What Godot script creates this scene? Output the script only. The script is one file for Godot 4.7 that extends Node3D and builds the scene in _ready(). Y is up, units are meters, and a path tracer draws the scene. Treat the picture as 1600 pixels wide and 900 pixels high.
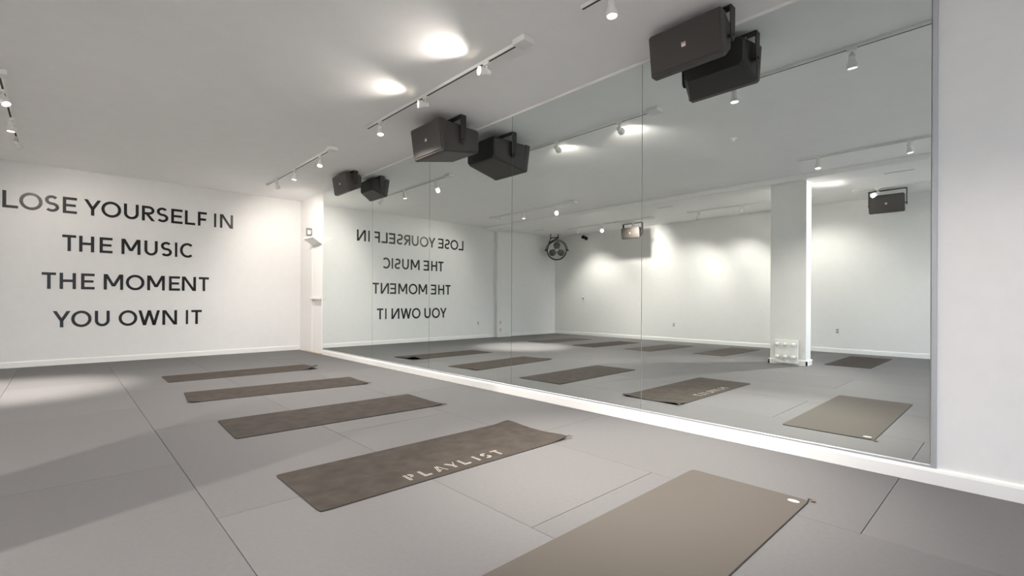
extends Node3D

# ---------------------------------------------------------------- constants
const CEIL := 2.98
const OPP := -7.7       # wall opposite the mirror
const BACK := 13.6      # wall behind the camera
var M := {}
var used := {}

# ---------------------------------------------------------------- scene
func _ready() -> void:
	make_camera()
	make_environment()
	make_materials()
	build_shell()
	build_floor()
	build_column_and_beam()
	build_mirror()
	build_door()
	build_lettering()
	build_tracks()
	build_speakers()
	build_mats()
	build_fan()
	build_small_things()

func make_camera() -> void:
	var c := Camera3D.new()
	c.name = "camera"
	add_child(c)
	var f := 748.0
	c.projection = Camera3D.PROJECTION_FRUSTUM
	c.near = 0.05
	c.far = 100.0
	c.size = 0.05 * 900.0 / f
	c.frustum_offset = Vector2(0, 0.05 * 20.4 / f)
	c.transform = Transform3D(Basis(Vector3.UP, -0.7546) * Basis(Vector3.BACK, 0.0043), Vector3(-3.4917, 0.9946, 9.95))
	c.current = true

func make_environment() -> void:
	var w := WorldEnvironment.new()
	w.name = "world_environment"
	var e := Environment.new()
	e.background_mode = Environment.BG_SKY
	var s := Sky.new()
	var p := ProceduralSkyMaterial.new()
	p.sky_top_color = Color(0.70, 0.77, 0.88)
	p.sky_horizon_color = Color(0.85, 0.88, 0.92)
	p.ground_bottom_color = Color(0.62, 0.62, 0.62)
	p.ground_horizon_color = Color(0.70, 0.71, 0.72)
	p.sun_angle_max = 0.0
	p.energy_multiplier = 4.2
	s.sky_material = p
	e.sky = s
	e.tonemap_mode = Environment.TONE_MAPPER_LINEAR
	e.tonemap_exposure = 2.75
	e.sdfgi_enabled = true
	e.ssao_enabled = true
	e.ssil_enabled = true
	w.environment = e
	add_child(w)

# ---------------------------------------------------------------- materials
func noise_tex(seed_: int, freq: float, lo: Color, hi: Color, size := 512, octaves := 4) -> NoiseTexture2D:
	var n := FastNoiseLite.new()
	n.seed = seed_
	n.frequency = freq
	n.fractal_octaves = octaves
	var t := NoiseTexture2D.new()
	t.width = size
	t.height = size
	t.seamless = true
	t.noise = n
	var g := Gradient.new()
	g.set_color(0, lo)
	g.set_color(1, hi)
	t.color_ramp = g
	return t

func flat(c: Color, rough: float, metal := 0.0, spec := 0.5) -> StandardMaterial3D:
	var m := StandardMaterial3D.new()
	m.albedo_color = c
	m.roughness = rough
	m.metallic = metal
	m.metallic_specular = spec
	return m

func grained(c: Color, rough: float, amount: float, seed_: int, freq: float, per_m: float, bump := 0.0, spec := 0.5, octaves := 6) -> StandardMaterial3D:
	var m := flat(Color.WHITE, rough, 0.0, spec)
	m.albedo_texture = noise_tex(seed_, freq, c.darkened(amount), c.lightened(amount * 0.7), 512, octaves)
	m.uv1_triplanar = true
	m.uv1_world_triplanar = true
	m.uv1_scale = Vector3.ONE * per_m
	if bump > 0.0:
		m.heightmap_enabled = true
		m.heightmap_texture = noise_tex(seed_ + 7, freq * 2.0, Color.BLACK, Color.WHITE)
		m.heightmap_scale = bump
	return m

func make_materials() -> void:
	M.wall = grained(Color8(233, 232, 230), 0.75, 0.012, 3, 0.02, 0.5, 0.03)
	M.ceiling = grained(Color8(244, 243, 242), 0.85, 0.012, 5, 0.015, 0.4)
	M.trim = flat(Color8(238, 237, 234), 0.4)
	M.white = flat(Color8(240, 239, 236), 0.4)
	M.white_metal = flat(Color8(235, 234, 231), 0.35)
	M.slot = flat(Color8(24, 22, 21), 0.6)
	M.vinyl = []
	for k in 3:
		M.vinyl.append(grained([Color8(105, 104, 105), Color8(103, 102, 103), Color8(107, 106, 107)][k], 0.62, 0.02, 11 + k, 0.06, 1.0, 0.02, 0.3))
	M.subfloor = flat(Color8(52, 49, 47), 0.9)
	M.mirror = flat(Color(0.92, 0.945, 0.94), 0.0, 1.0)
	M.glass_edge = flat(Color8(92, 112, 103), 0.25)
	M.alu = flat(Color8(200, 203, 207), 0.35, 0.6)
	M.letter = flat(Color8(18, 16, 16), 0.34, 0.0, 0.45)
	M.cabinet = grained(Color8(66, 62, 59), 0.5, 0.04, 21, 0.2, 6.0, 0.02)
	M.grille = grained(Color8(62, 57, 54), 0.42, 0.10, 23, 0.45, 9.0, 0.05)
	M.bracket = flat(Color8(48, 45, 43), 0.45)
	M.badge = flat(Color8(240, 236, 230), 0.3)
	M.badge_orange = flat(Color8(214, 96, 44), 0.4)
	M.mat = []
	for k in 5:
		M.mat.append(grained([Color8(65, 59, 54), Color8(62, 56, 52), Color8(64, 58, 54), Color8(62, 56, 51), Color8(86, 81, 76)][k], 0.8, 0.08 if k < 4 else 0.10, 31 + k, 0.012 if k < 4 else 0.22, 0.9 if k < 4 else 3.0, 0.05, 0.25))
	M.mat_edge = flat(Color8(44, 42, 41), 0.8)
	M.print = flat(Color8(222, 218, 210), 0.6)
	M.tag = flat(Color8(110, 96, 78), 0.7)
	M.black = flat(Color8(30, 27, 26), 0.45)
	M.blade = flat(Color8(42, 34, 31), 0.4)
	M.chrome = flat(Color8(225, 225, 222), 0.25, 0.8)
	M.plate = flat(Color8(226, 225, 222), 0.4)
	M.grey = flat(Color8(120, 118, 116), 0.5)
	M.tan = grained(Color8(196, 178, 156), 0.6, 0.05, 41, 0.1, 4.0)
	M.glow = flat(Color8(255, 250, 240), 0.4)
	M.glow.emission_enabled = true
	M.glow.emission = Color(1.0, 0.95, 0.87)
	M.glow.emission_energy_multiplier = 6.0
	M.pane = flat(Color(0.95, 0.98, 0.97, 0.06), 0.0)
	M.pane.transparency = BaseMaterial3D.TRANSPARENCY_ALPHA

# ---------------------------------------------------------------- mesh helpers
func st_new(smooth := false) -> SurfaceTool:
	var st := SurfaceTool.new()
	st.begin(Mesh.PRIMITIVE_TRIANGLES)
	st.set_smooth_group(1 if smooth else -1)
	return st

func tri(st: SurfaceTool, a: Vector3, b: Vector3, c: Vector3, out: Vector3) -> void:
	if (b - a).cross(c - a).dot(out) > 0.0:
		var t := b
		b = c
		c = t
	st.add_vertex(a)
	st.add_vertex(b)
	st.add_vertex(c)

func quad(st: SurfaceTool, a: Vector3, b: Vector3, c: Vector3, d: Vector3, out: Vector3) -> void:
	tri(st, a, b, c, out)
	tri(st, a, c, d, out)

# chamfered box, given its centre, size, chamfer and an optional basis
func add_box(st: SurfaceTool, ctr: Vector3, size: Vector3, ch := 0.0, bs := Basis.IDENTITY) -> void:
	var h := size * 0.5
	var c := minf(ch, minf(h.x, minf(h.y, h.z)) * 0.95)
	var p := func(v: Vector3) -> Vector3: return ctr + bs * v
	for ax in 3:
		var u := (ax + 1) % 3
		var w := (ax + 2) % 3
		for s: float in [-1.0, 1.0]:
			var q := []
			for k: Array in [[-1.0, -1.0], [1.0, -1.0], [1.0, 1.0], [-1.0, 1.0]]:
				var v := Vector3.ZERO
				v[ax] = h[ax] * s
				v[u] = (h[u] - c) * float(k[0])
				v[w] = (h[w] - c) * float(k[1])
				q.append(p.call(v))
			var n := Vector3.ZERO
			n[ax] = s
			quad(st, q[0], q[1], q[2], q[3], bs * n)
	if c <= 0.0:
		return
	for ax in 3:
		var u := (ax + 1) % 3
		var w := (ax + 2) % 3
		for s: float in [-1.0, 1.0]:
			for r: float in [-1.0, 1.0]:
				var q := []
				for k: Array in [[-1.0, 0], [1.0, 0], [1.0, 1], [-1.0, 1]]:
					var v := Vector3.ZERO
					v[ax] = (h[ax] - c) * float(k[0])
					v[u] = s * (h[u] - (c if k[1] == 0 else 0.0))
					v[w] = r * (h[w] - (0.0 if k[1] == 0 else c))
					q.append(p.call(v))
				var n := Vector3.ZERO
				n[u] = s
				n[w] = r
				quad(st, q[0], q[1], q[2], q[3], bs * n)
	for s: float in [-1.0, 1.0]:
		for r: float in [-1.0, 1.0]:
			for t: float in [-1.0, 1.0]:
				var n := Vector3(s, r, t)
				tri(st, p.call(Vector3(s * h.x, r * (h.y - c), t * (h.z - c))), p.call(Vector3(s * (h.x - c), r * h.y, t * (h.z - c))), p.call(Vector3(s * (h.x - c), r * (h.y - c), t * h.z)), bs * n)

func range_box(st: SurfaceTool, a: Vector3, b: Vector3, ch := 0.0) -> void:
	add_box(st, (a + b) * 0.5, (b - a).abs(), ch)

func any_perp(d: Vector3) -> Vector3:
	var r := Vector3.UP if absf(d.y) < 0.9 else Vector3.RIGHT
	return d.cross(r).normalized()

# lathe: profile of (distance along the axis, radius); axis from o along d
func add_lathe(st: SurfaceTool, o: Vector3, d: Vector3, prof: Array, n := 20) -> void:
	d = d.normalized()
	var e := any_perp(d)
	var f := d.cross(e)
	for i in prof.size() - 1:
		var a: Vector2 = prof[i]
		var b: Vector2 = prof[i + 1]
		for k in n:
			var t0 := TAU * k / n
			var t1 := TAU * (k + 1) / n
			var r0 := e * cos(t0) + f * sin(t0)
			var r1 := e * cos(t1) + f * sin(t1)
			var out := (r0 + r1) * (b.x - a.x) + d * (a.y - b.y) * 2.0
			if absf(b.x - a.x) < 1e-6:
				out = d * (a.y - b.y)
			var p0 := o + d * a.x + r0 * a.y
			var p1 := o + d * a.x + r1 * a.y
			var p2 := o + d * b.x + r1 * b.y
			var p3 := o + d * b.x + r0 * b.y
			if a.y > 1e-6:
				tri(st, p0, p1, p2 if b.y > 1e-6 else p3, out)
			if b.y > 1e-6:
				tri(st, p0, p2, p3, out)

func add_tube(st: SurfaceTool, pts: Array, r: float, n := 8) -> void:
	for i in pts.size() - 1:
		var a: Vector3 = pts[i]
		var b: Vector3 = pts[i + 1]
		add_lathe(st, a, b - a, [Vector2(0, 0), Vector2(0, r), Vector2((b - a).length(), r), Vector2((b - a).length(), 0)], n)

# extrude a convex 2D polygon: origin o, axes u and v of the plane, depth vector w
func add_prism(st: SurfaceTool, poly: Array, o: Vector3, u: Vector3, v: Vector3, w: Vector3) -> void:
	var pts := []
	var c := Vector3.ZERO
	for q: Vector2 in poly:
		pts.append(o + u * q.x + v * q.y)
		c += pts[-1]
	c = c / pts.size() + w * 0.5
	var n := pts.size()
	for i in range(1, n - 1):
		tri(st, pts[0], pts[i], pts[i + 1], -w)
		tri(st, pts[0] + w, pts[i] + w, pts[i + 1] + w, w)
	for i in n:
		var a: Vector3 = pts[i]
		var b: Vector3 = pts[(i + 1) % n]
		quad(st, a, b, b + w, a + w, (a + b + w) * 0.5 - c)

func add_torus(st: SurfaceTool, o: Vector3, axis: Vector3, r: float, t: float, n := 40, m := 8) -> void:
	axis = axis.normalized()
	var e := any_perp(axis)
	var f := axis.cross(e)
	for i in n:
		for j in m:
			var q := []
			var ctr := Vector3.ZERO
			for k: Array in [[0, 0], [1, 0], [1, 1], [0, 1]]:
				var a := TAU * (i + int(k[0])) / n
				var b := TAU * (j + int(k[1])) / m
				var rad := e * cos(a) + f * sin(a)
				q.append(o + rad * (r + t * cos(b)) + axis * t * sin(b))
				ctr += o + rad * r
			ctr /= 4.0
			quad(st, q[0], q[1], q[2], q[3], (q[0] + q[2]) * 0.5 - ctr)

# ---------------------------------------------------------------- node helpers
func numbered(n: String) -> String:
	if not used.has(n):
		used[n] = 0
		return n
	used[n] += 1
	return "%s_%03d" % [n, used[n]]

func obj(n: String, st: SurfaceTool, mat: Material, parent: Node = null) -> MeshInstance3D:
	st.generate_normals()
	return inst(n, st.commit(), mat, parent)

func inst(n: String, mesh: Mesh, mat: Material, parent: Node = null) -> MeshInstance3D:
	var o := MeshInstance3D.new()
	o.mesh = mesh
	o.material_override = mat
	if parent == null:
		o.name = numbered(n)
		add_child(o)
	else:
		o.name = n
		parent.add_child(o, true)
	return o

func thing(n: String, label: String, cat: String, at := Vector3.ZERO, group := "", turn := 0.0) -> Node3D:
	var o := Node3D.new()
	o.name = numbered(n)
	add_child(o)
	o.position = at
	o.rotation.y = turn
	tag(o, label, cat, group)
	return o

func tag(o: Node, label: String, cat: String, group := "") -> void:
	o.set_meta("label", label)
	o.set_meta("category", cat)
	if group != "":
		o.set_meta("group", group)

func structure(o: Node, label: String, cat: String) -> Node:
	o.set_meta("kind", "structure")
	o.set_meta("label", label)
	o.set_meta("category", cat)
	return o

# ---------------------------------------------------------------- the room
func build_shell() -> void:
	var T := 0.15
	var st := st_new()
	range_box(st, Vector3(0.006, -0.2, -T), Vector3(0.006 + T, CEIL + 0.1, BACK + T))
	structure(obj("wall_right", st, M.wall), "white wall that carries the long mirror", "wall")
	st = st_new()
	range_box(st, Vector3(OPP, -0.2, -T), Vector3(0.006, CEIL + 0.1, 0))
	structure(obj("wall_far", st, M.wall), "white wall with the black lettering", "wall")
	st = st_new()
	range_box(st, Vector3(OPP - T, -0.2, -T), Vector3(OPP, CEIL + 0.1, BACK + T))
	structure(obj("wall_left", st, M.wall), "white wall opposite the mirror", "wall")
	# wall behind the camera with the street window
	var wx0 := -7.3
	var wx1 := -3.0
	var wy0 := 0.2
	var wy1 := 2.85
	st = st_new()
	range_box(st, Vector3(OPP, -0.2, BACK), Vector3(wx0, CEIL + 0.1, BACK + T))
	range_box(st, Vector3(wx1, -0.2, BACK), Vector3(0.006, CEIL + 0.1, BACK + T))
	range_box(st, Vector3(wx0, -0.2, BACK), Vector3(wx1, wy0, BACK + T))
	range_box(st, Vector3(wx0, wy1, BACK), Vector3(wx1, CEIL + 0.1, BACK + T))
	structure(obj("wall_back", st, M.wall), "white wall behind the viewer with a street window", "wall")
	var win := Node3D.new()
	win.name = "window_1"
	add_child(win)
	structure(win, "wide white framed street window behind the viewer", "window")
	st = st_new()
	for x: float in [wx0, -5.87, -4.43, wx1]:
		add_box(st, Vector3(x, (wy0 + wy1) * 0.5, BACK + 0.08), Vector3(0.07, wy1 - wy0 + 0.07, 0.08), 0.006)
	for y: float in [wy0, wy1]:
		add_box(st, Vector3((wx0 + wx1) * 0.5, y, BACK + 0.08), Vector3(wx1 - wx0, 0.07, 0.08), 0.006)
	obj("window_frame", st, M.trim, win)
	for k in 3:
		var a: float = [wx0, -5.87, -4.43][k]
		var b: float = [-5.87, -4.43, wx1][k]
		st = st_new()
		add_box(st, Vector3((a + b) * 0.5, (wy0 + wy1) * 0.5, BACK + 0.08), Vector3(b - a - 0.07, wy1 - wy0 - 0.07, 0.008))
		obj("pane", st, M.pane, win)
	# ceiling
	st = st_new()
	range_box(st, Vector3(OPP - T, CEIL, -T), Vector3(0.156, CEIL + 0.2, BACK + T))
	structure(obj("ceiling", st, M.ceiling), "plain white painted ceiling", "ceiling")
	# baseboards: profile in (out of the wall, up)
	baseboard("baseboard_right", Vector3(0.006, 0, 1.17), Vector3(0.006, 0, BACK), Vector3(-1, 0, 0), 0.022)
	baseboard("baseboard_far", Vector3(OPP, 0, 0), Vector3(-5.70, 0, 0), Vector3(0, 0, 1), 0.014, Vector3(-5.22, 0, 0), Vector3(0.0, 0, 0))
	baseboard("baseboard_left", Vector3(OPP, 0, 0), Vector3(OPP, 0, BACK), Vector3(1, 0, 0), 0.014)

func add_baseboard(st: SurfaceTool, a: Vector3, b: Vector3, out: Vector3, th: float, hgt := 0.088) -> void:
	add_prism(st, [Vector2(0, 0), Vector2(th, 0), Vector2(th, hgt * 0.78), Vector2(th * 0.8, hgt * 0.92), Vector2(th * 0.45, hgt), Vector2(0, hgt)], a, out, Vector3.UP, b - a)

func baseboard(n: String, a: Vector3, b: Vector3, out: Vector3, th: float, a2 := Vector3.INF, b2 := Vector3.INF) -> void:
	var st := st_new()
	add_baseboard(st, a, b, out, th)
	if a2 != Vector3.INF:
		add_baseboard(st, a2, b2, out, th)
	structure(obj(n, st, M.trim), "low white painted baseboard", "baseboard")

func build_floor() -> void:
	var fl := Node3D.new()
	fl.name = "floor"
	add_child(fl)
	structure(fl, "grey vinyl exercise mats laid edge to edge", "floor")
	var st := st_new()
	range_box(st, Vector3(OPP - 0.15, -0.2, -0.15), Vector3(0.156, -0.012, BACK + 0.15))
	obj("subfloor", st, M.subfloor, fl)
	var meshes := {}
	var xs := [-0.016, -0.985, -1.985, -2.975, -3.94, -4.94, -5.94, -6.94, OPP]
	for i in xs.size() - 1:
		var x1: float = xs[i]
		var x0: float = xs[i + 1]
		var z := (9.48 if i % 2 == 0 else 8.48) - 2.03 * 5
		var k := 0
		while z < BACK:
			var a := maxf(z, 0.0)
			var b := minf(z + 2.03, BACK)
			if b - a > 0.05:
				var key := "%.3f %.3f" % [x1 - x0, b - a]
				if not meshes.has(key):
					var s2 := st_new()
					add_box(s2, Vector3(0, -0.015, 0), Vector3(x1 - x0 - 0.0025, 0.03, b - a - 0.0025), 0.0014)
					s2.generate_normals()
					meshes[key] = s2.commit()
				var o := inst("floor_mat", meshes[key], M.vinyl[(i * 2 + k) % 3], fl)
				o.position = Vector3((x0 + x1) * 0.5, 0, (a + b) * 0.5)
			z += 2.03
			k += 1

func build_column_and_beam() -> void:
	var st := st_new()
	range_box(st, Vector3(-5.34, 2.905, 0), Vector3(-4.87, CEIL, BACK), 0.004)
	structure(obj("trim_1", st, M.ceiling), "shallow white ceiling beam above the column", "beam")
	st = st_new()
	range_box(st, Vector3(-5.70, 0, 0), Vector3(-5.22, 2.905, 0.10), 0.004)
	add_baseboard(st, Vector3(-5.714, 0, 0.10), Vector3(-5.206, 0, 0.10), Vector3(0, 0, 1), 0.014)
	structure(obj("trim_2", st, M.wall), "shallow white pilaster under the ceiling beam", "pilaster")
	var c := thing("column", "flat white column standing free in front of the wall opposite the mirror", "column", Vector3(-5.10, 0, 7.39))
	st = st_new()
	add_box(st, Vector3(0, 2.905 * 0.5, 0), Vector3(0.24, 2.905, 0.52), 0.004)
	obj("shaft", st, M.wall, c)
	st = st_new()
	for k in 4:
		var out := Vector3(1, 0, 0).rotated(Vector3.UP, k * PI / 2)
		var side := out.cross(Vector3.UP)
		var d := 0.12 if k % 2 == 0 else 0.26
		var e := 0.282 if k % 2 == 0 else 0.142
		add_baseboard(st, out * d - side * e, out * d + side * e, out, 0.022, 0.085)
	obj("base_trim", st, M.trim, c)
	# white board with six pegs leaning against the column foot
	var b := thing("peg_board", "small white board with six round pegs against the foot of the column", "peg board", Vector3(-4.935, 0.0, 7.385))
	st = st_new()
	add_box(st, Vector3(0, 0.21, 0), Vector3(0.022, 0.37, 0.335), 0.003)
	obj("board", st, M.white, b)
	for y: float in [0.13, 0.325]:
		for z: float in [-0.115, 0.0, 0.115]:
			var s2 := st_new(true)
			add_lathe(s2, Vector3(0.01, y, z), Vector3(1, 0, 0), [Vector2(0, 0.018), Vector2(0.04, 0.019), Vector2(0.046, 0.028), Vector2(0.075, 0.03), Vector2(0.084, 0.024), Vector2(0.086, 0.0)], 16)
			obj("peg", s2, M.white, b)

func build_mirror() -> void:
	var zs := [1.17, 3.09, 4.66, 6.23, 7.80, 9.61]
	var labels := [
		"wall mirror panel next to the white door, behind the farthest black loudspeaker",
		"second wall mirror panel from the white door, counting away from the door",
		"middle one of the five wall mirror panels, behind the deepest black loudspeaker",
		"wall mirror panel reflecting the black wall fan in the far corner",
		"wall mirror panel nearest the viewer, reflecting the white column"]
	for i in 5:
		var m := thing("mirror_panel", labels[i], "mirror", Vector3(0, 0.1, (zs[i] + zs[i + 1]) * 0.5), "mirror panels along the wall")
		var w: float = zs[i + 1] - zs[i] - 0.005
		var st := st_new()
		add_box(st, Vector3(0.0005, 1.43, 0), Vector3(0.001, 2.86, w))
		obj("mirror_face", st, M.mirror, m)
		st = st_new()
		add_box(st, Vector3(0.0035, 1.43, 0), Vector3(0.005, 2.86, w))
		obj("glass_back", st, M.glass_edge, m)
	var st := st_new()
	range_box(st, Vector3(0.006, 2.958, 1.17), Vector3(-0.012, CEIL, BACK), 0.002)
	structure(obj("trim_3", st, M.trim), "thin white strip along the ceiling above the mirror", "trim")
	st = st_new()
	range_box(st, Vector3(0.006, 0.088, 1.17), Vector3(-0.008, 0.102, 9.635), 0.002)
	structure(obj("trim_4", st, M.alu), "thin metal channel under the mirror", "trim")
	st = st_new()
	range_box(st, Vector3(0.006, 0.09, 9.612), Vector3(-0.010, 2.958, 9.636), 0.002)
	structure(obj("trim_5", st, M.alu), "metal strip at the near end of the mirror", "trim")

func build_door() -> void:
	var d := Node3D.new()
	d.name = "door_1"
	add_child(d)
	structure(d, "narrow white door beside the end of the mirror", "door")
	var st := st_new()
	range_box(st, Vector3(0.006, 0.02, 0.72), Vector3(-0.012, 2.02, 1.145), 0.003)
	obj("door_leaf", st, M.trim, d)
	st = st_new()
	range_box(st, Vector3(0.006, 0.0, 0.655), Vector3(-0.02, 2.06, 0.713), 0.004)
	obj("door_frame", st, M.trim, d)
	st = st_new()
	range_box(st, Vector3(-0.012, 1.005, 0.70), Vector3(-0.07, 1.05, 1.14), 0.008)
	range_box(st, Vector3(-0.01, 0.99, 0.72), Vector3(-0.03, 1.065, 0.80), 0.004)
	obj("push_bar", st, M.plate, d)
	st = st_new()
	range_box(st, Vector3(0.006, 0.0, 0.40), Vector3(-0.05, 0.022, 1.16), 0.006)
	obj("threshold", st, M.tan, d)
	st = st_new()
	add_prism(st, [Vector2(0, 2.02), Vector2(0.19, 2.14), Vector2(0.19, 2.165), Vector2(0, 2.20)], Vector3(0.006, 0, 0.70), Vector3(-1, 0, 0), Vector3.UP, Vector3(0, 0, 0.44))
	tag(obj("door_hood", st, M.trim), "white sloping hood above the narrow door", "hood")
	var s := thing("wall_sign", "small square grey framed sign above the door hood", "sign", Vector3(-0.005, 2.22, 0.62))
	st = st_new()
	add_box(st, Vector3(-0.05, 0.075, 0), Vector3(0.10, 0.155, 0.03), 0.004)
	obj("frame", st, M.grey, s)
	st = st_new()
	add_box(st, Vector3(-0.05, 0.072, 0.012), Vector3(0.062, 0.075, 0.012), 0.001)
	obj("face", st, M.plate, s)

# ---------------------------------------------------------------- lettering
func arc_pts(c: Vector2, rx: float, ry: float, a0: float, a1: float, n: int) -> Array:
	var p := []
	for i in n + 1:
		var a := deg_to_rad(lerpf(a0, a1, float(i) / n))
		p.append(c + Vector2(cos(a) * rx, sin(a) * ry))
	return p

# a stroke of even width along a line: list of convex pieces
func ribbon(p: Array, t: float) -> Array:
	var l := []
	var r := []
	for i in p.size():
		var a: Vector2 = p[maxi(i - 1, 0)]
		var b: Vector2 = p[mini(i + 1, p.size() - 1)]
		var nrm := (b - a).normalized().orthogonal() * t * 0.5
		l.append(p[i] + nrm)
		r.append(p[i] - nrm)
	var out := []
	for i in p.size() - 1:
		out.append([l[i], l[i + 1], r[i + 1], r[i]])
	return out

func bar(x0: float, y0: float, x1: float, y1: float) -> Array:
	return [Vector2(x0, y0), Vector2(x1, y0), Vector2(x1, y1), Vector2(x0, y1)]

# slanted stroke cut level at both ends
func slant(xa: float, ya: float, xb: float, yb: float, t: float) -> Array:
	var d := Vector2(xb - xa, yb - ya)
	var hw := 0.5 * t * d.length() / absf(d.y)
	return [Vector2(xa - hw, ya), Vector2(xa + hw, ya), Vector2(xb + hw, yb), Vector2(xb - hw, yb)]

func glyph(ch: String, w: float, h: float, t: float) -> Array:
	var g := []
	var m := h * 0.5
	match ch:
		"L":
			g = [bar(0, 0, t, h), bar(t, 0, w, t)]
		"E":
			g = [bar(0, 0, t, h), bar(t, 0, w, t), bar(t, h - t, w, h), bar(t, m - t * 0.45, w * 0.92, m + t * 0.5)]
		"F":
			g = [bar(0, 0, t, h), bar(t, h - t, w, h), bar(t, m - t * 0.7, w * 0.92, m + t * 0.3)]
		"I":
			g = [bar(0, 0, w, h)]
		"T":
			g = [bar(0, h - t, w, h), bar(w * 0.5 - t * 0.5, 0, w * 0.5 + t * 0.5, h - t)]
		"H":
			g = [bar(0, 0, t, h), bar(w - t, 0, w, h), bar(t, m - t * 0.4, w - t, m + t * 0.6)]
		"N":
			g = [bar(0, 0, t, h), bar(w - t, 0, w, h), slant(t * 0.7, h, w - t * 0.7, 0, t)]
		"M":
			g = [bar(0, 0, t, h), bar(w - t, 0, w, h), slant(t * 0.7, h, w * 0.5, h * 0.22, t), slant(w * 0.5, h * 0.22, w - t * 0.7, h, t)]
		"W":
			var e := t * 0.55
			g = [slant(e, h, w * 0.28, 0, t), slant(w * 0.28, 0, w * 0.5, h, t), slant(w * 0.5, h, w * 0.72, 0, t), slant(w * 0.72, 0, w - e, h, t)]
		"Y":
			var e := t * 0.6
			g = [slant(e, h, w * 0.5, h * 0.40, t), slant(w - e, h, w * 0.5, h * 0.40, t), bar(w * 0.5 - t * 0.5, 0, w * 0.5 + t * 0.5, h * 0.44)]
		"A":
			var e := t * 0.6
			g = [slant(e, 0, w * 0.5, h, t), slant(w - e, 0, w * 0.5, h, t), bar(w * 0.25, h * 0.27, w * 0.75, h * 0.27 + t)]
		"O":
			g = ribbon(arc_pts(Vector2(w * 0.5, m), (w - t) * 0.5, (h - t) * 0.5 + t * 0.1, 0, 360, 40), t)
		"C":
			g = ribbon(arc_pts(Vector2(w * 0.56, m), w * 0.56 - t * 0.5, (h - t) * 0.5 + t * 0.1, 48, 312, 30), t)
		"U":
			g = [bar(0, h * 0.38, t, h), bar(w - t, h * 0.38, w, h)]
			g.append_array(ribbon(arc_pts(Vector2(w * 0.5, h * 0.385), (w - t) * 0.5, h * 0.385 - t * 0.5, 180, 360, 20), t))
		"S":
			var rx := (w - t) * 0.5
			var ry := (h - t) * 0.25
			var p := arc_pts(Vector2(w * 0.5, m + ry), rx * 0.92, ry, 35, 258, 18)
			p.append_array(arc_pts(Vector2(w * 0.5, m - ry), rx, ry, 78, -145, 18))
			g = ribbon(p, t)
		"R", "P":
			g = [bar(0, 0, t, h), bar(t, h - t, w * 0.5, h), bar(t, h * 0.42, w * 0.5, h * 0.42 + t)]
			g.append_array(ribbon(arc_pts(Vector2(w * 0.5, h * 0.71 + t * 0.0), w * 0.46 - t * 0.5, h * 0.29 - t * 0.5, -90, 90, 16), t))
			if ch == "R":
				g.append(slant(w * 0.42, h * 0.44, w - t * 0.6, 0, t))
	return g

func build_lettering() -> void:
	var lines := [
		["LOSEYOURSELFIN", 2.302, [-4.115, -3.958, -3.947, -3.704, -3.685, -3.526, -3.487, -3.327, -3.248, -3.043, -3.043, -2.799, -2.765, -2.576, -2.534, -2.359, -2.34, -2.176, -2.136, -1.974, -1.94, -1.789, -1.749, -1.615, -1.502, -1.469, -1.41, -1.201], "black wall lettering reading LOSE YOURSELF IN, topmost of four lines"],
		["THEMUSIC", 1.728, [-3.491, -3.335, -3.301, -3.126, -3.062, -2.905, -2.794, -2.551, -2.499, -2.321, -2.282, -2.124, -2.081, -2.048, -2.01, -1.816], "black wall lettering reading THE MUSIC, second of four lines"],
		["THEMOMENT", 1.148, [-3.712, -3.557, -3.518, -3.335, -3.277, -3.119, -3.011, -2.77, -2.737, -2.497, -2.46, -2.221, -2.164, -2.008, -1.98, -1.774, -1.732, -1.578], "black wall lettering reading THE MOMENT, third of four lines"],
		["YOUOWNIT", 0.568, [-3.594, -3.394, -3.388, -3.153, -3.115, -2.936, -2.826, -2.589, -2.575, -2.285, -2.253, -2.047, -1.921, -1.888, -1.841, -1.684], "black wall lettering reading YOU OWN IT, lowest of four lines"]]
	for l: Array in lines:
		var xs: Array = l[2]
		var th := thing("wall_lettering", l[3], "lettering", Vector3(xs[0], l[1], 0), "lines of black lettering on the far wall")
		var s: String = l[0]
		for i in s.length():
			var x0: float = xs[2 * i]
			var x1: float = xs[2 * i + 1]
			var st := st_new()
			for poly: Array in glyph(s[i], x1 - x0, 0.246, 0.039):
				add_prism(st, poly, Vector3(x0 - float(xs[0]), 0, 0.0004), Vector3.RIGHT, Vector3.UP, Vector3(0, 0, 0.004))
			obj("letter", st, M.letter, th)

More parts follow.
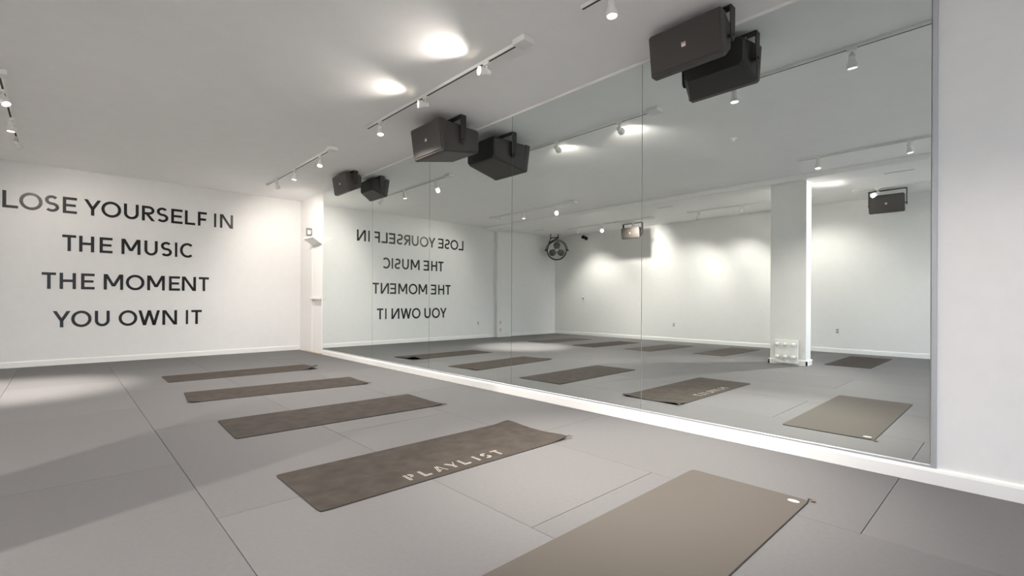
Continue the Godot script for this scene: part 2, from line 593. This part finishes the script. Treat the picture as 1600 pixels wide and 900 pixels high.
# ---------------------------------------------------------------- track lights
func lamp_head(tr: Node3D, z: float, aim: Vector3, energy: float, angle: float, blend := 0.9) -> void:
	# positions are local to the track, whose origin is on the ceiling
	aim = aim.normalized()
	var h := Node3D.new()
	h.name = "lamp_head"
	tr.add_child(h, true)
	h.position = Vector3(0, -0.026, z)
	var st := st_new()
	add_box(st, Vector3(0, -0.010, 0), Vector3(0.03, 0.02, 0.07), 0.003)
	obj("adapter", st, M.white_metal, h)
	st = st_new(true)
	var piv := Vector3(0, -0.075, 0)
	add_lathe(st, Vector3(0, -0.018, 0), Vector3.DOWN, [Vector2(0, 0.0), Vector2(0, 0.009), Vector2(0.06, 0.009), Vector2(0.06, 0.0)], 12)
	obj("stem", st, M.white_metal, h)
	st = st_new(true)
	add_lathe(st, piv - aim * 0.035, aim, [Vector2(0, 0), Vector2(0, 0.019), Vector2(0.012, 0.023), Vector2(0.035, 0.024), Vector2(0.04, 0.021), Vector2(0.046, 0.024), Vector2(0.075, 0.036), Vector2(0.105, 0.038), Vector2(0.108, 0.036), Vector2(0.108, 0.033), Vector2(0.100, 0.031), Vector2(0.098, 0.0)], 20)
	obj("housing", st, M.white_metal, h)
	st = st_new(true)
	add_lathe(st, piv + aim * 0.064, aim, [Vector2(0, 0), Vector2(0, 0.030), Vector2(0.004, 0.029), Vector2(0.007, 0.018), Vector2(0.008, 0.0)], 20)
	obj("lens", st, M.glow, h)
	var l := SpotLight3D.new()
	l.name = "light"
	h.add_child(l)
	var up := Vector3.UP if absf(aim.y) < 0.95 else Vector3.RIGHT
	l.transform = Transform3D(Basis.looking_at(aim, up), piv + aim * 0.105)
	l.light_color = Color(1.0, 0.968, 0.93)
	l.light_energy = energy
	l.light_size = 0.028
	l.spot_angle = angle
	l.spot_angle_attenuation = blend
	l.spot_range = 30.0
	l.spot_attenuation = 2.0
	l.shadow_enabled = true

func track(label: String, x: float, z0: float, z1: float, box_z: float, heads: Array) -> void:
	var tr := thing("track_light", label, "track light", Vector3(x, CEIL, z0), "white track lights on the ceiling")
	var L := z1 - z0
	var st := st_new()
	for s: float in [-1.0, 1.0]:
		add_box(st, Vector3(s * 0.0125, -0.013, L * 0.5), Vector3(0.010, 0.026, L), 0.0015)
	add_box(st, Vector3(0, -0.006, L * 0.5), Vector3(0.03, 0.010, L))
	obj("rail", st, M.white_metal, tr)
	st = st_new()
	add_box(st, Vector3(0, -0.021, L * 0.5), Vector3(0.0155, 0.008, L - 0.012))
	obj("rail_slot", st, M.slot, tr)
	if box_z > 0.0:
		st = st_new()
		add_box(st, Vector3(0, -0.022, box_z - z0), Vector3(0.115, 0.044, 0.13), 0.004)
		obj("feed_box", st, M.plate, tr)
	for h: Array in heads:
		lamp_head(tr, float(h[0]) - z0, h[1], h[2], h[3])

func build_tracks() -> void:
	var E := 6.0
	track("white ceiling track light beside the farthest loudspeaker, nearest the lettered wall", -0.94, 1.1, 3.72, 3.8, [
		[1.62, Vector3(0.7, -1.0, -1.05), E * 0.14, 58.0], [2.44, Vector3(-0.1, -1, 0.0), E * 0.2, 72.0], [3.42, Vector3(-0.2, -1, 0.3), E * 0.3, 72.0]])
	track("white three lamp ceiling track light in front of the second loudspeaker", -0.95, 4.82, 7.30, 7.36, [
		[5.13, Vector3(-0.1, -1, 0.2), E * 0.4, 70.0], [6.02, Vector3(-1, -0.1, -0.35), E * 0.028, 56.0], [6.93, Vector3(-1, -0.1, -0.2), E * 0.042, 56.0]])
	track("white track light near the closest loudspeaker, cut off by the photo's top edge", -0.95, 7.92, 10.4, 0.0, [
		[8.16, Vector3(0.0, -1, 0.05), E * 1.0, 31.0], [9.05, Vector3(-0.2, -1, 0.0), E * 0.06, 60.0], [9.95, Vector3(-0.2, -1, 0.0), E * 0.2, 58.0]])
	track("white track light at the photo's left edge, above the floor's pool of light", -3.9, 1.3, 3.78, 3.86, [
		[1.62, Vector3(0.5, -0.8, -0.8), E * 0.07, 58.0], [2.45, Vector3(0, -1, 0), E * 1.5, 26.0], [3.4, Vector3(0.3, -0.8, 0.4), E * 0.08, 76.0]])
	track("white track light seen in the nearest mirror panel in front of the ceiling beam", -3.97, 7.8, 10.3, 0.0, [
		[8.06, Vector3(0.1, -1, 0.0), E * 0.2, 64.0], [9.02, Vector3(-0.1, -1, 0.1), E * 0.16, 72.0], [9.95, Vector3(0.1, -1, 0.2), E * 0.15, 72.0]])
	track("white track light beyond the beam beside the wall fan, seen in the mirror", -6.55, 1.42, 3.95, 4.0, [
		[1.80, Vector3(-1, -1.8, -0.1), E * 0.175, 45.0], [2.62, Vector3(0.5, -1.0, 0.3), E * 0.42, 72.0], [3.52, Vector3(-1, -0.8, -0.45), E * 0.17, 60.0]])
	track("white track light beyond the beam left of the column, seen in the mirror", -6.57, 4.88, 7.3, 0.0, [
		[5.15, Vector3(-1, -1.8, -0.85), E * 0.175, 45.0], [6.05, Vector3(-1, -1.8, -0.55), E * 0.175, 45.0], [6.98, Vector3(-1, -2.0, 0.4), E * 0.14, 55.0]])
	track("white track light beyond the beam right of the column, seen in the mirror", -6.72, 7.9, 10.3, 0.0, [
		[8.25, Vector3(1, -0.62, -0.60), E * 1.15, 44.0], [9.0, Vector3(0.2, -1.0, 0), E * 0.1, 60.0]])

# ---------------------------------------------------------------- loudspeakers
func ring8(w: float, h: float, c: float, x: float, dy := 0.0, lean := 0.0) -> Array:
	var a := w * 0.5
	var b := h * 0.5
	var p := []
	for q: Array in [[a - c, -b], [a, -b + c], [a, b - c], [a - c, b], [-a + c, b], [-a, b - c], [-a, -b + c], [-a + c, -b]]:
		p.append(Vector3(x - lean * float(q[1]), float(q[1]) + dy, float(q[0])))
	return p

func loft(st: SurfaceTool, rings: Array, ctr: Vector3) -> void:
	for i in rings.size() - 1:
		var A: Array = rings[i]
		var B: Array = rings[i + 1]
		for k in A.size():
			var a: Vector3 = A[k]
			var b: Vector3 = A[(k + 1) % A.size()]
			var c: Vector3 = B[(k + 1) % A.size()]
			var d: Vector3 = B[k]
			quad(st, a, b, c, d, (a + b + c + d) * 0.25 - ctr)
	for e: Array in [rings[0], rings[-1]]:
		var m := Vector3.ZERO
		for v: Vector3 in e:
			m += v
		m /= e.size()
		for k in range(1, e.size() - 1):
			tri(st, e[0], e[k], e[k + 1], m - ctr)

# local frame: front looks along -x, width along z, origin at the ceiling above the middle
func speaker(label: String, at: Vector3, turn: float, W: float, H: float, D: float, top: float) -> Node3D:
	var s := thing("loudspeaker", label, "loudspeaker", at, "black loudspeakers hung from the ceiling", turn)
	var mid := Vector3(0, top - H * 0.5, 0)
	var f := -D * 0.5
	var rise := 0.085
	var lean := 0.15   # the front looks slightly down
	var st := st_new()
	loft(st, [ring8(W - 0.016, H - 0.014, 0.012, f, 0.0, lean), ring8(W, H, 0.014, f + 0.008, 0.0, lean), ring8(W, H, 0.014, f + 0.06, 0.0, lean * 0.6), ring8(W - 0.012, H - 0.010, 0.014, f + 0.066, 0.0, lean * 0.6),
		ring8(W * 0.87, H - rise + 0.01, 0.03, -f - 0.02, rise * 0.5), ring8(W * 0.83, H - rise - 0.01, 0.03, -f, rise * 0.5)], Vector3.ZERO)
	obj("cabinet", st, M.cabinet, s).position = mid
	st = st_new()
	loft(st, [ring8(W - 0.05, H - 0.048, 0.008, f - 0.0065, 0.0, lean), ring8(W - 0.038, H - 0.036, 0.010, f - 0.003, 0.0, lean), ring8(W - 0.038, H - 0.036, 0.010, f + 0.004, 0.0, lean)], Vector3(f + 0.002, 0, 0))
	obj("grille", st, M.grille, s).position = mid
	var b := Node3D.new()
	b.name = "badge"
	s.add_child(b)
	b.transform = Transform3D(Basis(Vector3.BACK, lean), mid + Vector3(f - 0.0075, 0, 0))
	st = st_new()
	add_box(st, Vector3.ZERO, Vector3(0.003, 0.030, 0.030), 0.0008)
	obj("plate", st, M.badge, b)
	st = st_new()
	add_box(st, Vector3(-0.0015, 0.008, 0.0), Vector3(0.002, 0.007, 0.022))
	obj("mark", st, M.badge_orange, b)
	# U bracket
	var k := Node3D.new()
	k.name = "bracket"
	s.add_child(k)
	var hw := W * 0.5 + 0.012
	var drop := top - H * 0.5
	st = st_new()
	add_box(st, Vector3(0.0, -0.004, 0), Vector3(0.07, 0.008, hw * 2.0 + 0.016), 0.001)
	obj("bracket_bar", st, M.bracket, k)
	for e: float in [-1.0, 1.0]:
		st = st_new()
		add_prism(st, [Vector2(-0.035, 0), Vector2(0.035, 0), Vector2(0.035, drop + 0.06), Vector2(0.028, drop - 0.02), Vector2(0.012, drop - 0.04), Vector2(-0.012, drop - 0.04), Vector2(-0.028, drop - 0.02), Vector2(-0.035, drop + 0.06)], Vector3(0, 0, e * hw), Vector3.RIGHT, Vector3.UP, Vector3(0, 0, e * 0.008))
		obj("bracket_arm", st, M.bracket, k)
		st = st_new(true)
		add_lathe(st, Vector3(0, drop, e * (hw - 0.05)), Vector3(0, 0, e), [Vector2(0, 0), Vector2(0, 0.012), Vector2(0.064, 0.012), Vector2(0.068, 0.009), Vector2(0.068, 0)], 12)
		obj("bolt", st, M.bracket, k)
	for e: float in [-0.2, 0.2]:
		st = st_new(true)
		add_lathe(st, Vector3(0, -0.008, e), Vector3.DOWN, [Vector2(0, 0), Vector2(0, 0.008), Vector2(0.004, 0.006), Vector2(0.005, 0)], 10)
		obj("screw", st, M.chrome, k)
	return s

func build_speakers() -> void:
	speaker("black loudspeaker nearest the viewer, hung in front of the largest mirror panel", Vector3(-0.222, CEIL, 8.335), 0.0, 0.535, 0.295, 0.235, -0.045)
	speaker("black loudspeaker in the middle of the row, the deepest of the three by the mirror", Vector3(-0.375, CEIL, 5.56), 0.0, 0.575, 0.335, 0.53, -0.09)
	speaker("black loudspeaker farthest from the viewer, above the mirror end by the door", Vector3(-0.222, CEIL, 2.69), 0.0, 0.53, 0.28, 0.245, -0.035)
	speaker("black loudspeaker right of the wall fan, seen in the mirror", Vector3(-7.07, CEIL, 3.18), PI, 0.52, 0.27, 0.24, -0.12)
	speaker("black loudspeaker right of the white column, seen in the mirror", Vector3(-7.1, CEIL, 8.33), PI, 0.50, 0.31, 0.24, -0.10)

# ---------------------------------------------------------------- yoga mats
func mat_mesh(L: float, W: float, th: float, curls: Array, top: bool) -> SurfaceTool:
	var nx := 48
	var nz := 18
	var st := st_new(top)
	var y := func(x: float, z: float) -> float:
		var v := 0.0
		for c: Array in curls:
			var dx := (x - float(c[0])) / float(c[3])
			var dz := (z - float(c[1])) / float(c[4])
			v += float(c[2]) * exp(-dx * dx - dz * dz)
		return v
	var P := func(i: int, j: int, h: float, ins: float) -> Vector3:
		var x := lerpf(-L * 0.5 + ins, L * 0.5 - ins, float(i) / nx)
		var z := lerpf(-W * 0.5 + ins, W * 0.5 - ins, float(j) / nz)
		# rounded plan corners
		var r := 0.02
		var cx := L * 0.5 - r
		var cz := W * 0.5 - r
		if absf(x) > cx and absf(z) > cz:
			var d := Vector2(absf(x) - cx, absf(z) - cz)
			var len_ := maxf(d.x, d.y)
			d = d.normalized() * minf(len_, r - ins)
			x = signf(x) * (cx + d.x)
			z = signf(z) * (cz + d.y)
		return Vector3(x, float(y.call(x, z)) + h, z)
	if top:
		for i in nx:
			for j in nz:
				quad(st, P.call(i, j, th, 0.003), P.call(i + 1, j, th, 0.003), P.call(i + 1, j + 1, th, 0.003), P.call(i, j + 1, th, 0.003), Vector3.UP)
	else:
		for i in nx:
			for j in nz:
				quad(st, P.call(i, j, 0, 0.0), P.call(i + 1, j, 0, 0.0), P.call(i + 1, j + 1, 0, 0.0), P.call(i, j + 1, 0, 0.0), Vector3.DOWN)
		var rim := []
		for i in nx:
			rim.append([i, 0])
		for j in nz:
			rim.append([nx, j])
		for i in nx:
			rim.append([nx - i, nz])
		for j in nz:
			rim.append([0, nz - j])
		for k in rim.size():
			var a: Array = rim[k]
			var b: Array = rim[(k + 1) % rim.size()]
			var a0: Vector3 = P.call(a[0], a[1], 0, 0.0)
			var b0: Vector3 = P.call(b[0], b[1], 0, 0.0)
			var a1: Vector3 = P.call(a[0], a[1], th - 0.002, 0.0)
			var b1: Vector3 = P.call(b[0], b[1], th - 0.002, 0.0)
			var a2: Vector3 = P.call(a[0], a[1], th, 0.003)
			var b2: Vector3 = P.call(b[0], b[1], th, 0.003)
			var out := Vector3(a0.x + b0.x, 0, a0.z + b0.z)
			quad(st, a0, b0, b1, a1, out)
			quad(st, a1, b1, b2, a2, out + Vector3.UP)
	return st

func yoga_mat(label: String, c: Vector3, turn: float, W: float, L: float, tone: int, curls: Array, grp: String) -> Node3D:
	var m := thing("yoga_mat", label, "yoga mat", c, grp, turn)
	obj("surface", mat_mesh(L, W, 0.006, curls, true), M.mat[tone], m)
	obj("underside", mat_mesh(L, W, 0.006, curls, false), M.mat_edge, m)
	return m

func mat_tag(m: Node3D, x: float, z: float, y: float, turn: float) -> void:
	var t := Node3D.new()
	t.name = "strap_tag"
	m.add_child(t)
	t.position = Vector3(x, y, z)
	t.rotation.y = turn
	var st := st_new()
	add_box(st, Vector3(0.012, 0.004, 0.0), Vector3(0.045, 0.003, 0.006), 0.001)
	add_box(st, Vector3(0.030, 0.004, 0.012), Vector3(0.006, 0.003, 0.03), 0.001)
	obj("loop", st, M.black, t)
	st = st_new()
	add_box(st, Vector3(0.026, 0.003, 0.022), Vector3(0.028, 0.004, 0.018), 0.001)
	obj("label", st, M.tag, t)

func build_mats() -> void:
	var g1 := "yoga mats in the row beside the mirror"
	var g2 := "yoga mats in the row by the wall opposite the mirror"
	var m: Node3D
	yoga_mat("dark yoga mat in the mirror row, closest to the lettered wall, with a curled corner", Vector3(-1.67, 0, 2.68), -0.01, 0.60, 1.78, 0, [[0.86, 0.30, 0.045, 0.10, 0.12], [0.9, 0.1, 0.012, 0.12, 0.3]], g1)
	m = yoga_mat("dark yoga mat in the mirror row, second from the lettered wall", Vector3(-1.685, 0, 4.24), -0.085, 0.645, 1.78, 1, [[0.9, 0.3, 0.010, 0.10, 0.2], [-0.9, 0.3, 0.012, 0.08, 0.2]], g1)
	mat_tag(m, 0.88, 0.31, 0.012, 0.5)
	m = yoga_mat("dark yoga mat in the mirror row, middle one of five", Vector3(-1.70, 0, 5.81), -0.035, 0.68, 1.75, 2, [[0.88, 0.33, 0.008, 0.1, 0.1]], g1)
	mat_tag(m, 0.86, 0.335, 0.008, 0.2)
	m = yoga_mat("dark yoga mat with PLAYLIST printed along its edge", Vector3(-1.715, 0, 7.385), 0.0, 0.645, 1.79, 3, [[0.9, -0.3, 0.014, 0.10, 0.15], [0.9, 0.3, 0.016, 0.12, 0.15]], g1)
	mat_tag(m, 0.885, 0.315, 0.014, 0.2)
	playlist(m)
	m = yoga_mat("brown grey ribbed yoga mat nearest the viewer, with a small white oval mark", Vector3(-1.67, 0, 8.925), 0.0, 0.61, 1.80, 4, [], g1)
	mat_tag(m, 0.885, 0.30, 0.003, 0.15)
	var st := st_new(true)
	var pts := []
	for k in 24:
		pts.append(Vector2(cos(TAU * k / 24) * 0.017, sin(TAU * k / 24) * 0.027))
	add_prism(st, pts, Vector3(0.835, 0.006, 0.252), Vector3.RIGHT, Vector3.BACK, Vector3(0, 0.0007, 0))
	obj("oval_mark", st, M.print, m)
	yoga_mat("yoga mat farthest from the mirror row, in the corner below the wall fan", Vector3(-5.72, 0, 1.95), 0.0, 0.62, 1.78, 4, [], g2)
	yoga_mat("yoga mat of the far row under the thermostat, second from the fan corner", Vector3(-5.80, 0, 3.33), 0.03, 0.62, 1.78, 2, [], g2)
	yoga_mat("yoga mat of the far row in line with the seam of the two nearest mirrors", Vector3(-5.95, 0, 4.6), 0.03, 0.62, 1.78, 4, [], g2)
	yoga_mat("yoga mat of the far row just left of the column, seen in the mirror", Vector3(-6.23, 0, 5.93), 0.0, 0.60, 1.78, 4, [], g2)
	yoga_mat("yoga mat of the far row just right of the column, seen in the mirror", Vector3(-6.25, 0, 8.1), 0.0, 0.61, 1.76, 2, [], g2)

# the print: every stroke is a pair of fine lines
func playlist(m: Node3D) -> void:
	var st := st_new()
	var t := 0.0022
	var gap := 0.011
	var h := 0.088
	var w := 0.062
	var x := -0.375
	var o := Vector3(0, 0.0061, 0.268)
	for ch in "PLAYLIST":
		var g := []
		match ch:
			"P":
				g = [bar(0, 0, t, h), bar(gap, 0, gap + t, h)]
				g.append_array(ribbon(arc_pts(Vector2(w * 0.42, h * 0.70), w * 0.36, h * 0.26, -90, 90, 10), t))
				g.append_array(ribbon(arc_pts(Vector2(w * 0.42, h * 0.70), w * 0.2, h * 0.14, -90, 90, 10), t))
			"L":
				g = [bar(0, 0, t, h), bar(gap, gap, gap + t, h), bar(t, 0, w * 0.8, t), bar(gap, gap, w * 0.8, gap + t)]
			"A":
				g = [slant(0, 0, w * 0.42, h, t), slant(gap, 0, w * 0.42 + gap, h, t), slant(w * 0.42 + gap, h, w, 0, t), bar(w * 0.3, h * 0.25, w * 0.6, h * 0.25 + t)]
			"Y":
				g = [slant(0, h, w * 0.4, h * 0.45, t), slant(gap, h, w * 0.4 + gap, h * 0.45, t), slant(w, h, w * 0.45 + gap, h * 0.45, t), bar(w * 0.4, 0, w * 0.4 + t, h * 0.45), bar(w * 0.4 + gap, 0, w * 0.4 + gap + t, h * 0.45)]
			"I":
				g = [bar(w * 0.3, 0, w * 0.3 + t, h), bar(w * 0.3 + gap, 0, w * 0.3 + gap + t, h)]
			"S":
				for k in 2:
					var e := k * gap * 0.8
					var p := arc_pts(Vector2(w * 0.45, h * 0.74), w * 0.36 - e, h * 0.24 - e, 30, 250, 10)
					g.append_array(ribbon(p, t))
					g.append_array(ribbon(arc_pts(Vector2(w * 0.45, h * 0.26), w * 0.36 - e, h * 0.24 - e, 70, -150, 10), t))
			"T":
				g = [bar(0, h - t, w * 0.9, h), bar(0, h - gap - t, w * 0.9, h - gap), bar(w * 0.4, 0, w * 0.4 + t, h - gap), bar(w * 0.4 + gap, 0, w * 0.4 + gap + t, h - gap)]
		for poly: Array in g:
			add_prism(st, poly, o + Vector3(x, 0, 0), Vector3.RIGHT, Vector3.FORWARD, Vector3(0, 0.0006, 0))
		x += w * (0.72 if ch == "I" else 1.0) + 0.032
	obj("printed_word", st, M.print, m)

# ---------------------------------------------------------------- the fan and the small things
func build_fan() -> void:
	var f := thing("wall_fan", "black round three bladed fan mounted high in the far corner", "fan", Vector3(-7.14, 2.50, 0.56))
	var ax := Vector3(1, -0.06, 0.88).normalized()
	var e := any_perp(ax)
	var u := ax.cross(e)
	if u.y < 0.0:
		u = -u
	var st := st_new(true)
	add_torus(st, Vector3.ZERO, ax, 0.275, 0.013, 48, 8)
	add_torus(st, -ax * 0.10, ax, 0.285, 0.010, 48, 8)
	for k in 12:
		var r := e * cos(TAU * k / 12) + u * sin(TAU * k / 12)
		add_tube(st, [r * 0.275, -ax * 0.10 + r * 0.285], 0.004, 6)
	obj("cage_ring", st, M.black, f)
	st = st_new(true)
	for k in 36:
		var r := e * cos(TAU * k / 36) + u * sin(TAU * k / 36)
		add_tube(st, [ax * 0.04 + r * 0.045, ax * 0.045 + r * 0.16, r * 0.275], 0.0018, 5)
	add_torus(st, ax * 0.04, ax, 0.13, 0.002, 32, 5)
	add_torus(st, ax * 0.03, ax, 0.205, 0.002, 32, 5)
	obj("wire_guard", st, M.chrome, f)
	for k in 3:
		var a := PI / 2 + TAU * k / 3
		var dir := e * cos(a) + u * sin(a)
		var sd := ax.cross(dir)
		var pts := []
		for j in 20:
			var t := TAU * j / 20
			pts.append(Vector2(0.128 + 0.118 * cos(t), 0.10 * sin(t) * (1.0 + 0.2 * cos(t))))
		st = st_new()
		var tw := (sd + ax * 0.2).normalized()
		add_prism(st, pts, -ax * 0.03, dir, tw, ax * 0.004)
		obj("blade", st, M.blade, f)
	st = st_new(true)
	add_lathe(st, -ax * 0.16, ax, [Vector2(0, 0), Vector2(0, 0.06), Vector2(0.10, 0.07), Vector2(0.12, 0.04), Vector2(0.14, 0.04), Vector2(0.14, 0)], 20)
	obj("motor", st, M.black, f)
	st = st_new(true)
	add_lathe(st, ax * 0.035, ax, [Vector2(0, 0), Vector2(0, 0.05), Vector2(0.012, 0.042), Vector2(0.018, 0)], 20)
	obj("hub_cap", st, M.chrome, f)
	st = st_new(true)
	var arc := []
	for k in 21:
		var a := PI * k / 20.0
		arc.append(-ax * 0.05 + (e * cos(a) + u * sin(a)) * 0.315)
	add_tube(st, arc, 0.011, 8)
	for s: float in [-1.0, 1.0]:
		add_lathe(st, -ax * 0.05 + e * s * 0.28, e * s, [Vector2(0, 0), Vector2(0, 0.02), Vector2(0.07, 0.02), Vector2(0.07, 0)], 12)
	obj("yoke", st, M.black, f)
	st = st_new(true)
	var t := Vector3(0.66, 0, -0.75)
	var pa := t * 0.18 + Vector3(0, 0.36, 0)
	var pb := t * -0.04 + Vector3(0, 0.38, 0)
	add_tube(st, [pa, pb], 0.012, 8)
	add_tube(st, [pa, t * 0.25 - ax * 0.05 + Vector3(0, 0.18, 0)], 0.013, 8)
	add_tube(st, [pb, t * 0.24 - ax * 0.05 + Vector3(0, 0.20, 0)], 0.014, 8)
	add_tube(st, [pb, -ax * 0.05 + u * 0.315], 0.014, 8)
	for q: Vector3 in [pa, pb]:
		add_lathe(st, q - Vector3(0, 0.03, 0), Vector3.UP, [Vector2(0, 0), Vector2(0, 0.022), Vector2(0.05, 0.022), Vector2(0.05, 0.012), Vector2(CEIL - 2.50 - q.y + 0.03, 0.012), Vector2(CEIL - 2.50 - q.y + 0.03, 0)], 12)
	obj("ceiling_bracket", st, M.black, f)
	# pair of small black spot heads beside the fan
	var s := thing("emergency_light", "pair of small black lamp heads on the wall beside the fan", "lamp", Vector3(OPP, 2.87, 1.18))
	st = st_new(true)
	add_lathe(st, Vector3(0.0, 0, 0), Vector3(1, 0, 0), [Vector2(0, 0.03), Vector2(0.03, 0.03), Vector2(0.03, 0)], 14)
	obj("mount", st, M.black, s)
	for k in 2:
		st = st_new(true)
		add_lathe(st, Vector3(0.03, 0.02 - 0.05 * k, -0.045 + 0.11 * k), Vector3(1, -0.3, 0.4), [Vector2(-0.02, 0), Vector2(-0.02, 0.03), Vector2(0.03, 0.05), Vector2(0.06, 0.05), Vector2(0.06, 0)], 16)
		obj("lamp", st, M.black, s)

func outlet(label: String, at: Vector3, out: Vector3) -> void:
	var o := thing("wall_outlet", label, "outlet", at, "white wall outlets")
	var bs := Basis(Vector3.UP.cross(out), Vector3.UP, out)
	var st := st_new()
	add_box(st, out * 0.003, Vector3(0.072, 0.115, 0.006), 0.002, bs)
	obj("cover_plate", st, M.plate, o)
	for y: float in [-0.022, 0.022]:
		st = st_new()
		add_box(st, out * 0.0065 + Vector3(0, y, 0), Vector3(0.034, 0.028, 0.003), 0.001, bs)
		obj("socket", st, M.grey, o)

func build_small_things() -> void:
	outlet("white outlet on the wall opposite the mirror, left of the column", Vector3(OPP, 0.42, 3.98), Vector3(1, 0, 0))
	outlet("white outlet on the wall opposite the mirror, right of the column", Vector3(OPP, 0.43, 7.46), Vector3(1, 0, 0))
	outlet("white outlet low on the lettered wall beyond the words, seen in the mirror", Vector3(-4.62, 0.40, 0), Vector3(0, 0, 1))
	outlet("white outlet on the pilaster of the lettered wall, upper of two", Vector3(-5.33, 0.40, 0.10), Vector3(0, 0, 1))
	outlet("white outlet on the pilaster of the lettered wall, lower of two", Vector3(-5.33, 0.20, 0.10), Vector3(0, 0, 1))
	var t := thing("thermostat", "small white thermostat with a grey screen on the far wall below the fan", "thermostat", Vector3(OPP, 1.05, 1.12))
	var st := st_new()
	add_box(st, Vector3(0.012, 0, 0), Vector3(0.024, 0.13, 0.11), 0.004)
	obj("body", st, M.plate, t)
	st = st_new()
	add_box(st, Vector3(0.025, 0.025, 0), Vector3(0.004, 0.04, 0.05), 0.001)
	obj("screen", st, M.grey, t)
	for d: Array in [[-6.2, 0.7, "thin dark slot diffuser in the ceiling near the fan"], [-5.72, 4.82, "thin dark slot diffuser in the ceiling left of the column"], [-5.72, 8.68, "thin dark slot diffuser in the ceiling right of the column"]]:
		var v := thing("slot_diffuser", d[2], "air vent", Vector3(d[0], CEIL, d[1]), "slot diffusers in the ceiling")
		st = st_new()
		add_box(st, Vector3(0, -0.001, 0), Vector3(0.03, 0.004, 0.36))
		obj("slot", st, M.slot, v)
		st = st_new()
		for s: float in [-1.0, 1.0]:
			add_box(st, Vector3(s * 0.024, -0.002, 0), Vector3(0.018, 0.006, 0.38), 0.001)
		obj("flange", st, M.white_metal, v)
	for p: Array in [[-2.43, 7.56, "small white sprinkler head on the open ceiling"], [-6.46, 7.25, "small white sprinkler head on the ceiling behind the column"]]:
		var s := thing("sprinkler_head", p[2], "sprinkler", Vector3(p[0], CEIL, p[1]), "sprinkler heads")
		st = st_new(true)
		add_lathe(st, Vector3.ZERO, Vector3.DOWN, [Vector2(0, 0.035), Vector2(0.006, 0.034), Vector2(0.008, 0.012), Vector2(0.035, 0.010), Vector2(0.036, 0.020), Vector2(0.040, 0.020), Vector2(0.041, 0)], 16)
		obj("head", st, M.white, s)
